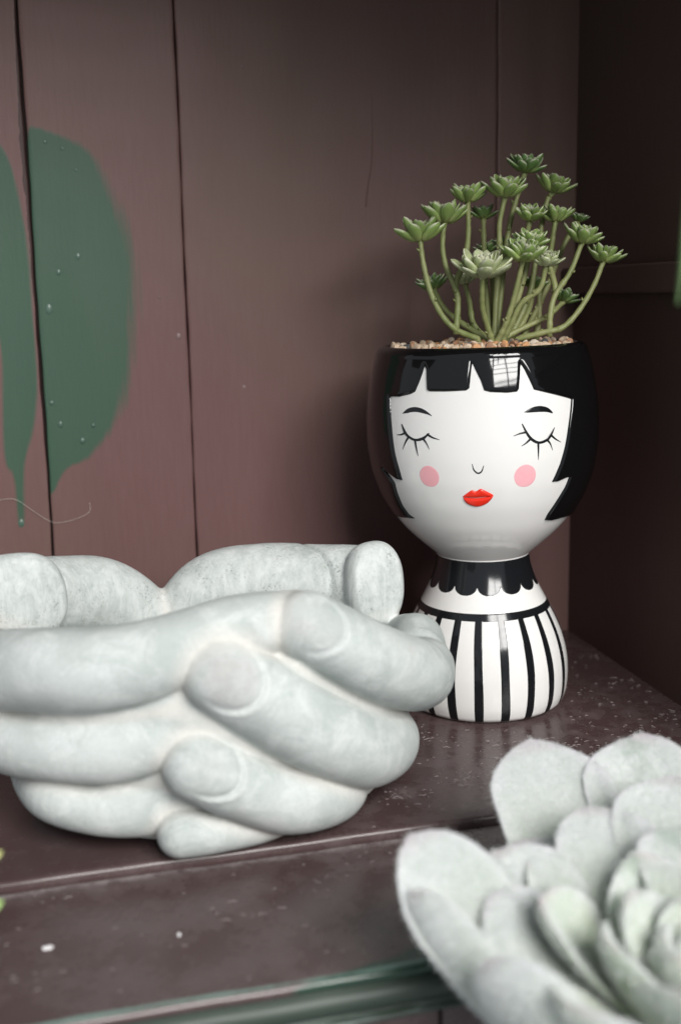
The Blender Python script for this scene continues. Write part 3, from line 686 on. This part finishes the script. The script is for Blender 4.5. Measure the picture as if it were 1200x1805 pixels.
    # thumb joint creases and nail folds as shallow relief
    for (p0, nn) in ((np.array([-.0945, -.008, .074]), np.array([1, .32, .0])), (np.array([-.0945, -.008, .074]), np.array([1, .32, .0]))):
        nn = nn/np.linalg.norm(nn); w = (G[0]-p0[0])*nn[0]+(G[1]-p0[1])*nn[1]+(G[2]-p0[2])*nn[2]
        r = np.sqrt((G[0]-p0[0])**2+(G[1]-p0[1])**2+(G[2]-p0[2])**2)
        D += (.0009*np.exp(-(w/.0009)**2)*(r < .028)).astype(np.float32)
    for k in range(3):
        s, w = naild(G, k); m = np.exp(-(w/.010)**2)
        amp = (1, 1, .75)[k]; prox = np.clip(.25-.95*naild_u(G, k)/np.maximum(s, .2), 0, 1)
        D += (amp*m*(0.0012*np.exp(-((s-1)/.10)**2)*prox-.0007*np.exp(-((s-1.15)/.11)**2)*prox)).astype(np.float32)
    nr = np.random.default_rng(5)
    for k in range(7):       # slight hand-modelled unevenness
        w = nr.normal(size=3); w *= nr.uniform(90, 260)/np.linalg.norm(w); D += (.00017*np.sin(G[0]*w[0]+G[1]*w[1]+G[2]*w[2]+nr.uniform(0, 6))).astype(np.float32)
    D = np.maximum(D, .0006-G[2])
    # surface nets
    S = D < 0
    c8 = [S[i:n[0]-1+i, j:n[1]-1+j, k:n[2]-1+k] for i in (0, 1) for j in (0, 1) for k in (0, 1)]
    cnt = sum(c.astype(np.int8) for c in c8); act = (cnt > 0) & (cnt < 8); cells = np.argwhere(act)
    vid = -np.ones(act.shape, np.int64); vid[act] = np.arange(len(cells))
    acc = np.zeros((len(cells), 3)); num = np.zeros(len(cells))
    ci = cells.T
    corners = [(i, j, k) for i in (0, 1) for j in (0, 1) for k in (0, 1)]
    for a in corners:
        for axis in range(3):
            if a[axis] == 0:
                b = list(a); b[axis] = 1
                da = D[ci[0]+a[0], ci[1]+a[1], ci[2]+a[2]]; db = D[ci[0]+b[0], ci[1]+b[1], ci[2]+b[2]]
                x = (da < 0) != (db < 0); t = da/np.where(x, da-db, 1)
                p_ = np.tile(np.array(a, float), (len(cells), 1)); p_[:, axis] += t
                acc[x] += p_[x]; num[x] += 1
    V = lo+H*(cells+acc/num[:, None])
    quads = []
    for axis in range(3):
        o1, o2 = [(1, 2), (2, 0), (0, 1)][axis]
        sh = [slice(1, None)]*3; sh[axis] = slice(None)
        s0 = [slice(1, None)]*3; s1 = [slice(1, None)]*3
        A = S; idx0 = [slice(1, -1)]*3; idx0[axis] = slice(0, -1); idx1 = [slice(1, -1)]*3; idx1[axis] = slice(1, None)
        X_ = A[tuple(idx0)] != A[tuple(idx1)]; e = np.argwhere(X_)
        off = np.array([1, 1, 1]); off[axis] = 0; e = e+off
        flip = A[e[:, 0], e[:, 1], e[:, 2]]
        d1 = np.zeros(3, int); d1[o1] = 1; d2 = np.zeros(3, int); d2[o2] = 1
        def g(q): return vid[q[:, 0], q[:, 1], q[:, 2]]
        Q = np.stack([g(e-d1-d2), g(e-d2), g(e), g(e-d1)], 1)
        Q[~flip] = Q[~flip][:, ::-1]; quads.append(Q)
    Q = np.vstack(quads)
    # relax a little to remove grid steps
    ed = np.vstack([Q[:, [0, 1]], Q[:, [1, 2]], Q[:, [2, 3]], Q[:, [3, 0]]])
    deg = np.bincount(ed.ravel(), minlength=len(V))
    for lam in (.5, -.52, .5, -.52, .5, -.5):
        s_ = np.stack([np.bincount(ed[:, 0], V[ed[:, 1], k], len(V))+np.bincount(ed[:, 1], V[ed[:, 0], k], len(V)) for k in range(3)], 1)
        V = V+lam*(s_/np.maximum(deg, 1)[:, None]-V)
    # normals, crease pigment, owner of each vertex
    fn = np.cross(V[Q[:, 2]]-V[Q[:, 0]], V[Q[:, 3]]-V[Q[:, 1]])
    N = np.stack([sum(np.bincount(Q[:, j], fn[:, k], len(V)) for j in range(4)) for k in range(3)], 1); N /= np.linalg.norm(N, axis=1)[:, None]+1e-12
    P = [V[:, 0], V[:, 1], V[:, 2]]
    ds = np.stack([cdist(P, c) for _, _, c in segs]); so = np.sort(ds, 0)
    fing = [i for i, s in enumerate(segs) if s[1] not in ('heel', 'knuckle', 'web')]
    sf = np.sort(ds[fing], 0)
    crease = np.clip(1.15-(sf[1]-sf[0])/.0052, 0, 1)*np.clip(1-(sf[0]-.003)/.008, 0, 1); crease = np.maximum(crease, np.clip((sf[0]-.0008)/.002, 0, 1)*(V[:, 1] < -.07)*(crease > .02))
    hid = np.array([s[0] for s in segs])[np.argmin(ds, 0)]
    nailid = -np.ones(len(V), int); ring = np.zeros(len(V))
    for k in range(3):
        s, w = naild(P, k); ok = (np.abs(w) < .010); nailid[(s < 1.0) & ok] = k; ring = np.maximum(ring, (1, 1, .8)[k]*np.exp(-((s-1.12)/.13)**2)*ok*np.clip(.35-.9*naild_u(P, k)/np.maximum(s, .2), 0, 1))
    for k in range(2):
        d = thumbnail(P, k); nailid[(d < .0007)] = 3+k
    rough = np.zeros(len(V))
    for i in [i for i, s in enumerate(segs) if s[1] == 'thumb']: rough = np.maximum(rough, np.clip(1-ds[i]/.004, 0, 1))
    rough = np.maximum(rough, (nailid >= 3)*1.0)
    nailf = np.zeros(len(V))
    for k in range(3):
        s, w = naild(P, k); nailf = np.maximum(nailf, (1, .35, .6)[k]*np.clip((1.08-s)/.45, 0, 1)*(np.abs(w) < .010))
    return V, Q, N, crease, hid, nailid, ring, rough, nailf
def stone_mat():
    t = NT("pale_cast_stone"); o = t.co()
    big = t.noise(24, 4, .6, o); med = t.noise(75, 6, .7, o, .6); fine = t.noise(650, 5, .7, o); cloud = t.noise(40, 5, .65, t.co((1, 1, 1.4)), 1.2)
    c = t.mix(t.ramp(big, (.35, 0), (.68, 1)), (.39, .425, .41), (.525, .555, .54))
    c = t.mix(t.math('MULTIPLY', t.ramp(med, (.46, 0), (.66, 1)), .55), c, (.67, .69, .68))
    c = t.mix(t.math('MULTIPLY', t.ramp(cloud, (.52, 0), (.68, 1)), .5), c, (.345, .385, .37))
    warm = t.ramp(t.noise(33, 3, .6, t.co((1, 1.3, 1))), (.58, 0), (.72, .35)); c = t.mix(warm, c, (.45, .435, .42))
    c = t.mix(t.math('MULTIPLY', t.ramp(fine, (.40, 1), (.56, 0)), .12), c, (.30, .31, .30))
    cr = t.math('MULTIPLY', t.attr("crease"), t.ramp(med, (.25, .6), (.6, 1)))
    c = t.mix(t.math("MULTIPLY", cr, .60), c, (.63, .595, .55))
    c = t.mix(t.math('MULTIPLY', t.attr("ring"), .25), c, (.62, .625, .61))
    c = t.mix(t.math('MULTIPLY', t.attr("nail"), t.ramp(t.noise(75, 4, .6, o), (.35, .05), (.65, .75))), c, (.365, .35, .345))
    rg = t.attr("rough")
    sp = t.ramp(t.noise(800, 3, .7, o), (.55, 0), (.62, 1)); sp = t.math('MULTIPLY', sp, t.ramp(t.noise(65, 4, .65, o), (.46, 0), (.60, 1)))
    spg = t.math('MULTIPLY', sp, t.math('ADD', .05, t.math('MULTIPLY', rg, .45)))
    c = t.mix(spg, c, (.09, .10, .095))
    br = t.ramp(t.noise(230, 5, .75, t.co((1, 1, .22)), .4), (.42, 0), (.66, 1)); brg = t.math('MULTIPLY', br, rg); c = t.mix(t.math('MULTIPLY', brg, .65), c, (.64, .665, .66))
    hgt = t.math('ADD', t.math('MULTIPLY', med, .8), t.math('MULTIPLY', fine, .30)); hgt = t.math('ADD', hgt, t.math('MULTIPLY', brg, .4))
    hgt = t.math('SUBTRACT', hgt, t.math('MULTIPLY', spg, .8))
    t.bump(hgt, .45, .0009)
    return t.set(Base_Color=c, Roughness=.78, Specular_IOR_Level=.25)
M_STONE = stone_mat()
bowl = empty("hands_bowl", (-.152, -.064, 0)); tag(bowl, "pale grey cast stone bowl shaped as two cupped hands with crossed fingers", "bowl")
V, Q, N, crease, hid, nailid, ring, rough, nailf = hands()
part = hid.copy(); fhid = hid[Q].min(1); fnail = nailid[Q].max(1)*(nailid[Q].min(1) >= 0)-(nailid[Q].min(1) < 0)
for key, nm in [((0, -1), "hand"), ((1, -1), "hand")]+[((None, k), "fingernail" if k < 3 else "thumbnail") for k in range(5)]:
    m = (fnail == key[1]) & ((fhid == key[0]) if key[0] is not None else True)
    if not m.any(): continue
    q = Q[m]; used, inv = np.unique(q, return_inverse=True); q = inv.reshape(q.shape)
    o = obj(nm, V[used]-np.array([-.152, -.064, 0]), q, M_STONE, bowl, True, {"crease": crease[used], "ring": ring[used], "rough": rough[used], "nail": nailf[used]})
    o.data.normals_split_custom_set_from_vertices([tuple(v) for v in N[used]])

# ------------------------------------------------------------------ fuzzy pale succulent in front
def fuzzy_mat(name, lo, hi, base):
    t = NT(name); u = t.attr("along"); e = t.attr("edge"); o = t.co()
    n = t.noise(100, 5, .65, o); f = t.noise(1000, 4, .75, o); pt = t.noise(45, 4, .65, o, .8)
    c = t.mix(t.ramp(n, (.3, 0), (.7, 1)), lo, hi)
    c = t.mix(t.ramp(pt, (.48, 0), (.66, .7)), c, (.70, .72, .705))
    c = t.mix(t.ramp(u, (.15, .95), (.80, 0)), c, base)
    c = t.mix(t.ramp(e, (.7, 0), (1.0, .5)), c, (.72, .745, .73))
    tipf = t.math('MULTIPLY', t.ramp(u, (.90, 0), (.985, .8)), t.ramp(pt, (.35, .3), (.6, 1))); c = t.mix(tipf, c, (.43, .33, .375))
    g = t.math('MULTIPLY', t.ramp(t.noise(38, 3, .6, o), (.60, 0), (.70, .65)), t.ramp(u, (.5, 0), (.8, 1))); c = t.mix(g, c, (.15, .24, .165))
    c = t.mix(t.math('MULTIPLY', t.ramp(f, (.42, 1), (.54, 0)), .35), c, (.33, .39, .34))
    t.bump(f, .8, .0010)
    return t.set(Base_Color=c, Roughness=.9, Sheen_Weight=.3, Sheen_Roughness=.5, Subsurface_Weight=.4, Subsurface_Radius=(.005, .007, .004), Subsurface_Scale=1.0)
M_FUZZ = fuzzy_mat("felted_grey_leaf", (.50, .535, .515), (.63, .645, .645), (.33, .40, .26)); M_FUZZ_IN = fuzzy_mat("felted_green_leaf", (.48, .555, .445), (.61, .665, .57), (.36, .46, .19)); M_HAIR = plain("felt_hair", (.68, .705, .69), .8)
CEN = Vector((-.0520, -.2801, .0175))
ech = empty("felted_succulent", CEN); tag(ech, "large pale green felted succulent in front of the shelf", "plant")
def big_leaf(tip, basep, w, hint, cup=.30, curl=.5, thick=6.0, tipk=.5, fuzz=11000, wide=.66, fold=0., mat=None):
    tip, basep, hint = Vector(tip)/1000, Vector(basep)/1000, Vector(hint)
    y = tip-basep; L = y.length*1.04; y.normalize(); z = (hint-y*hint.dot(y)).normalized(); x = y.cross(z)
    V, Fc, U, E_ = leaf_geo(L, w/1000, thick*1.15/1000, cup, curl, 26, 26, wide, tipk, fold=fold)
    chord = math.atan2(V[-1][2], V[-1][1]); rm = Matrix.Rotation(-chord, 3, 'X'); m = Matrix((x, y, z)).transposed()
    P = np.array([tuple(m @ (rm @ Vector(v))+basep-CEN) for v in V])
    P += .0006*np.sin(P[:, [1, 2, 0]]*210+tip.x*900)
    o = obj("leaf", P, Fc, mat or M_FUZZ, ech, True, {"along": U, "edge": E_})
    # felt: short fine hairs standing on the surface
    fc = np.array([f for f in Fc if len(f) == 4]); A_, B_, C_, D_ = (P[fc[:, k]] for k in range(4))
    nn = np.cross(C_-A_, D_-B_); ar = np.linalg.norm(nn, axis=1)+1e-12; nn = nn/ar[:, None]
    pick = RNG.choice(len(fc), fuzz, p=ar/ar.sum()); s_, t_ = RNG.random((fuzz, 1)), RNG.random((fuzz, 1))
    q = A_[pick]*(1-s_)*(1-t_)+B_[pick]*s_*(1-t_)+C_[pick]*s_*t_+D_[pick]*(1-s_)*t_
    dr = nn[pick]+RNG.normal(size=(fuzz, 3))*.5; dr /= np.linalg.norm(dr, axis=1)[:, None]; sd_ = np.cross(dr, RNG.normal(size=(fuzz, 3))); sd_ /= np.linalg.norm(sd_, axis=1)[:, None]
    hl = RNG.uniform(.0007, .0022, (fuzz, 1)); HV = np.stack([q-sd_*.00009, q+sd_*.00009, q+dr*hl], 1).reshape(-1, 3); HF = np.arange(3*fuzz).reshape(-1, 3)
    hf = obj("felt", HV, HF, M_HAIR, o, False); hf["kind"] = "stuff"
    return o
up = (-.10, -.25, 1.0)
big_leaf((-47.6, -167.6, 44.9), (-52.8, -241.9, 13.2), 21.8, (-.25, -.9, 1.0), 0.16, 0.50, 4.7, tipk=1.0)
big_leaf((-9.5, -178.5, 47.6), (-35.6, -240.9, 17.6), 21.2, (-.45, -.9, .9), 0.16, 0.50, 4.7, tipk=1.0)
big_leaf((-46.4, -214.4, 40.0), (-52.5, -262.1, 19.2), 17.6, (-.2, -.9, .8), 0.22, 0.50, 4.7, tipk=1.0)
big_leaf((-15.8, -212.7, 46.7), (-40.8, -259.5, 21.4), 20.0, (-.5, -.9, .8), 0.20, 0.50, 4.7, tipk=1.0)
big_leaf((-26.0, -239.7, 42.4), (-44.3, -271.2, 25.1), 15.9, (-.5, -.9, .7), 0.25, 0.50, 4.7, tipk=1.0)
big_leaf((-112.6, -226.6, 45.8), (-87.5, -278.0, 6.0), 17.5, (.10, -.85, .75), 0.22, 0.45, 5.5)
big_leaf((-118.5, -242.2, 36.0), (-85.5, -286.0, -2.4), 11.5, (.55, .75, .35), 0.25, 0.25, 5.5)
big_leaf((-84.8, -225.1, 35.8), (-68.0, -263.9, 13.3), 17.1, (.05, -.8, .85), 0.20, 0.50, 4.7)
big_leaf((-67.7, -203.3, 26.4), (-62.9, -259.7, 10.8), 18.8, (-.1, -.7, 1), 0.20, 0.50, 4.7)
big_leaf((-109.7, -277.7, 33.0), (-78.5, -295.7, 4.2), 15.9, (.55, .75, .40), 0.17, 0.30, 4.7)
big_leaf((-94.1, -244.1, 31.2), (-67.7, -274.1, 9.6), 17.6, (.28, -.6, .85), 0.19, 0.42, 4.7)
RC = Vector((-.0430, -.2815, .0110)); RAX = Vector((-.06, .02, 1)).normalized()
for k in range(25):      # the inner whorl: cupped leaves on a spiral round the growing point
    ph = 2.39996*k+.95; el = R(84-1.95*k); L = 16+1.75*k; w = L*(.44-.005*k); r0 = .8+.62*k
    rad = Vector((math.cos(ph), math.sin(ph), 0)); rad = (rad-RAX*rad.dot(RAX)).normalized()
    y = rad*math.cos(el)+RAX*math.sin(el); b = RC*1000+rad*r0-RAX*(k*.42)
    big_leaf(tuple(b+y*L), tuple(b), w, tuple(RAX*math.cos(el)-rad*math.sin(el)), .34, .55, 4.2, tipk=.7, fuzz=4000, mat=M_FUZZ_IN)
V, Fc = tube([(.01, .004, -.010), (.008, .004, -.03), (.01, .004, -.075), (.012, 0, -.13)], [.009, .010, .010, .011], 14); obj("stalk", V, Fc, M_STEM, ech)

# ------------------------------------------------------------------ small things
fp = catmull([(-243.6, 0, 103.5), (-239.1, -1, 104.5), (-231.8, -1.5, 104), (-223.3, -1.5, 97.2), (-213.2, -1, 90.2), (-202.5, -1, 91.1), (-194.1, -1.5, 94.7), (-193.3, -1, 100)], 8)/1000
V, Fc = tube(fp+np.array([0, YB-.0003, 0]), .00007, 5); tag(obj("loose_fibre", V, Fc, M_FIB), "thin pale curly fibre clinging to the back wall", "fibre")
def shard(seed, pts, h, mat, loc, name, label, cat):
    rng = np.random.default_rng(seed); n = len(pts)
    V = [(x/1000, y/1000, h/1000*rng.uniform(.6, 1.2)) for x, y in pts]+[(x/1000*1.08, y/1000*1.08, 0) for x, y in pts]+[(0, 0, h/1000*1.4)]
    Fc = [(i, (i+1) % n, 2*n) for i in range(n)]+[(n+i, n+(i+1) % n, (i+1) % n, i) for i in range(n)]
    o = obj(name, V, Fc, mat, None, False); o.location = loc; return tag(o, label, cat)
M_CHIP = plain("white_flake", (.72, .70, .70), .6)
shard(1, [(1.9, .2), (.8, 1.0), (-.6, 1.2), (-1.8, .5), (-1.5, -.7), (-.2, -1.0), (1.2, -.9)], .6, M_CHIP, (-.2245, -.1748, -.0030), "plaster_flake", "white plaster flake lying alone on the shelf front strip", "flake")
shard(2, [(.7, .6), (-.3, 1.3), (-.7, .2), (-.5, -1.2), (.4, -.9)], .4, M_CHIP, (-.1812, -.1789, -.0030), "plaster_flake", "small grey flake in the middle of the shelf front strip", "flake")
# dust fibres and grit lying on the shelf
def debris(name, label, n, region, lmin, lmax, seed, z, w=.00016):
    rng = np.random.default_rng(seed); V, Fc = [], []
    k = 0
    while k < n:
        x = rng.uniform(region[0], region[1]); y = rng.uniform(region[2], region[3])
        if math.hypot(x, y) < .045 or rng.random() > .12+.9*max(0, math.sin(x*95+seed)*math.sin(y*120+x*60)): continue
        k += 1
        a = rng.uniform(-.7, .7)+(math.pi/2 if rng.random() < .25 else 0); L = rng.uniform(lmin, lmax)*(1 if rng.random() < .85 else 1.8); ww = w*rng.uniform(.6, 1.5)
        d = np.array([math.cos(a), math.sin(a)])*L/2; p_ = np.array([-d[1], d[0]])/L*2*ww; b = p_/ww*L*rng.uniform(-.12, .12)
        i0 = len(V); c = np.array([x, y])
        for s_, hgt in ((-1, .0001), (0, .0003), (1, .0001)):
            for sg in (-1, 1):
                q = c+d*s_+(b if s_ == 0 else 0)+p_*sg*(1 if s_ == 0 else .6); V.append((q[0], q[1], z+hgt))
        for s_ in (-1, 0, 1):
            q = c+d*s_+(b if s_ == 0 else 0); V.append((q[0], q[1], z+.00012+.0003*(s_ == 0)+.00015))
        Fc += [(i0, i0+2, i0+7, i0+6), (i0+2, i0+4, i0+8, i0+7), (i0+1, i0+6, i0+7, i0+3), (i0+3, i0+7, i0+8, i0+5)]
    return tag(obj(name, V, Fc, M_DUST, None, False), label, "dust", kind="stuff")
M_DUST = plain("pale_dust_fibre", (.22, .18, .178), .7)
debris("shelf_dust", "fine pale dust fibres scattered on the shelf around the planter", 620, (-.10, .088, -.128, .05), .0007, .0021, 3, .0002, .00009)
debris("shelf_dust", "sparse pale dust fibres scattered on the shelf front strip", 120, (-.26, -.04, -.212, -.136), .0007, .0022, 4, -.0029, .00011)

# leaf tips of neighbouring plants that just reach into view
def stray(name, tip, basep, w, col, label, hint=(0, -1, .3), curl=.4):
    tip, basep, hint = Vector(tip)/1000, Vector(basep)/1000, Vector(hint)
    t = NT(name+"_green"); c = t.mix(t.noise(80, 3, .6, t.co()), col, tuple(min(1, x*1.5) for x in col)); t.set(Base_Color=c, Roughness=.5)
    y = tip-basep; L = y.length; y.normalize(); z = (hint-y*hint.dot(y)).normalized(); x = y.cross(z); m = Matrix((x, y, z)).transposed()
    V, Fc, U, E_ = leaf_geo(L, w/1000, 1.6/1000, .25, curl, 14, 14, .5, .8); chord = math.atan2(V[-1][2], V[-1][1]); rm = Matrix.Rotation(-chord, 3, 'X')
    return tag(obj(name, [tuple(m @ (rm @ Vector(v))+basep) for v in V], Fc, t.m), label, "leaf")
# hanging plant at the upper right, in front of the niche: one leaf tip reaches into view, the rest is unseen, added to shade the back wall
HC = Vector((.060, -.255, .465))
hang = empty("hanging_plant_blocker", HC); tag(hang, "hanging green plant, leaf tip seen beside the dark side wall, unseen mass added for shade", "plant")
def hang_mat():
    t = NT("hanging_leaf_green"); c = t.mix(t.noise(60, 3, .6, t.co()), (.13, .24, .09), (.24, .36, .15)); return t.set(Base_Color=c, Roughness=.5)
M_HANG = hang_mat()
def strap(p0, p1, p2, w):
    c = catmull([p0, p1, p2], 8); n = len(c); V, Fc = [], []
    t = np.gradient(c, axis=0); t /= np.linalg.norm(t, axis=1)[:, None]
    for i in range(n):
        sd_ = np.cross(t[i], (t[i][1]*.3+.1, -1, .35)); sd_ /= np.linalg.norm(sd_); nn = np.cross(t[i], sd_); u = i/(n-1)
        ww = w*(math.sin(math.pi*min(1, u*.92+.08))**.6 if u < .97 else .12); th = .0006
        V += [c[i]-sd_*ww+nn*ww*.25, c[i]-nn*th, c[i]+sd_*ww+nn*ww*.25, c[i]+nn*th]
    for i in range(n-1):
        for k in range(4): a, b = i*4+k, i*4+(k+1) % 4; Fc.append((a, b, b+4, a+4))
    Fc += [(3, 2, 1, 0), tuple(4*(n-1)+k for k in range(4))]
    return V, Fc
hr = np.random.default_rng(21)
for k in range(92):
    a = hr.uniform(0, 2*math.pi); L = hr.uniform(.09, .18); up_ = hr.uniform(-.02, .09)
    p2 = np.array([math.cos(a)*L, math.sin(a)*L*.55, up_-hr.uniform(.02, .12)])
    if p2[0] < -.10 and p2[2] < -.16: continue
    V, Fc = strap((0, 0, 0), tuple(np.array([math.cos(a)*L*.5, math.sin(a)*L*.3, max(up_, .01)+.02])), tuple(p2), hr.uniform(.007, .012)); obj("leaf", V, Fc, M_HANG, hang)
V, Fc = strap((0, 0, 0), (-.095, -.018, -.10), (-.1203, -.0246, -.2590), .0042); obj("leaf", V, Fc, M_HANG, hang)
V, Fc = tube([(0, 0, -.01), (.001, 0, .2), (0, .002, .5)], .0015, 6); obj("cord", V, Fc, plain("hemp_cord", (.35, .28, .18), .8), hang)
stray("trailing_leaf", (-233.2, -223.3, 57.2), (-258, -228, 52), 3.0, (.40, .42, .14), "upper yellow green leaf tip beside the stone bowl")
stray("trailing_leaf", (-233.6, -229.5, 45.6), (-256, -232, 38), 3.0, (.26, .40, .12), "lower yellow green leaf tip beside the shelf front strip")

# the window that lights the niche, behind the viewer: glazing bars in front of its light
win = empty("window", (0.159, -1.702, 1.130)); tag(win, "white barred window facing the niche", "window", kind="structure")
win.rotation_euler = bpy.data.objects["window_light"].rotation_euler
M_BAR = plain("white_window_bar", (.7, .7, .68), .5)
for k in range(-3, 4):
    V, Fc = bevel_box(-.50, .50, k*.14-.010, k*.14+.010, -.06, -.035, .003); obj("glazing_bar", V, Fc, M_BAR, win, False)
for k in (-1, 0, 1):
    V, Fc = bevel_box(k*.49-.02, k*.49+.02, -.48, .48, -.10, -.065, .003); obj("mullion", V, Fc, M_BAR, win, False)
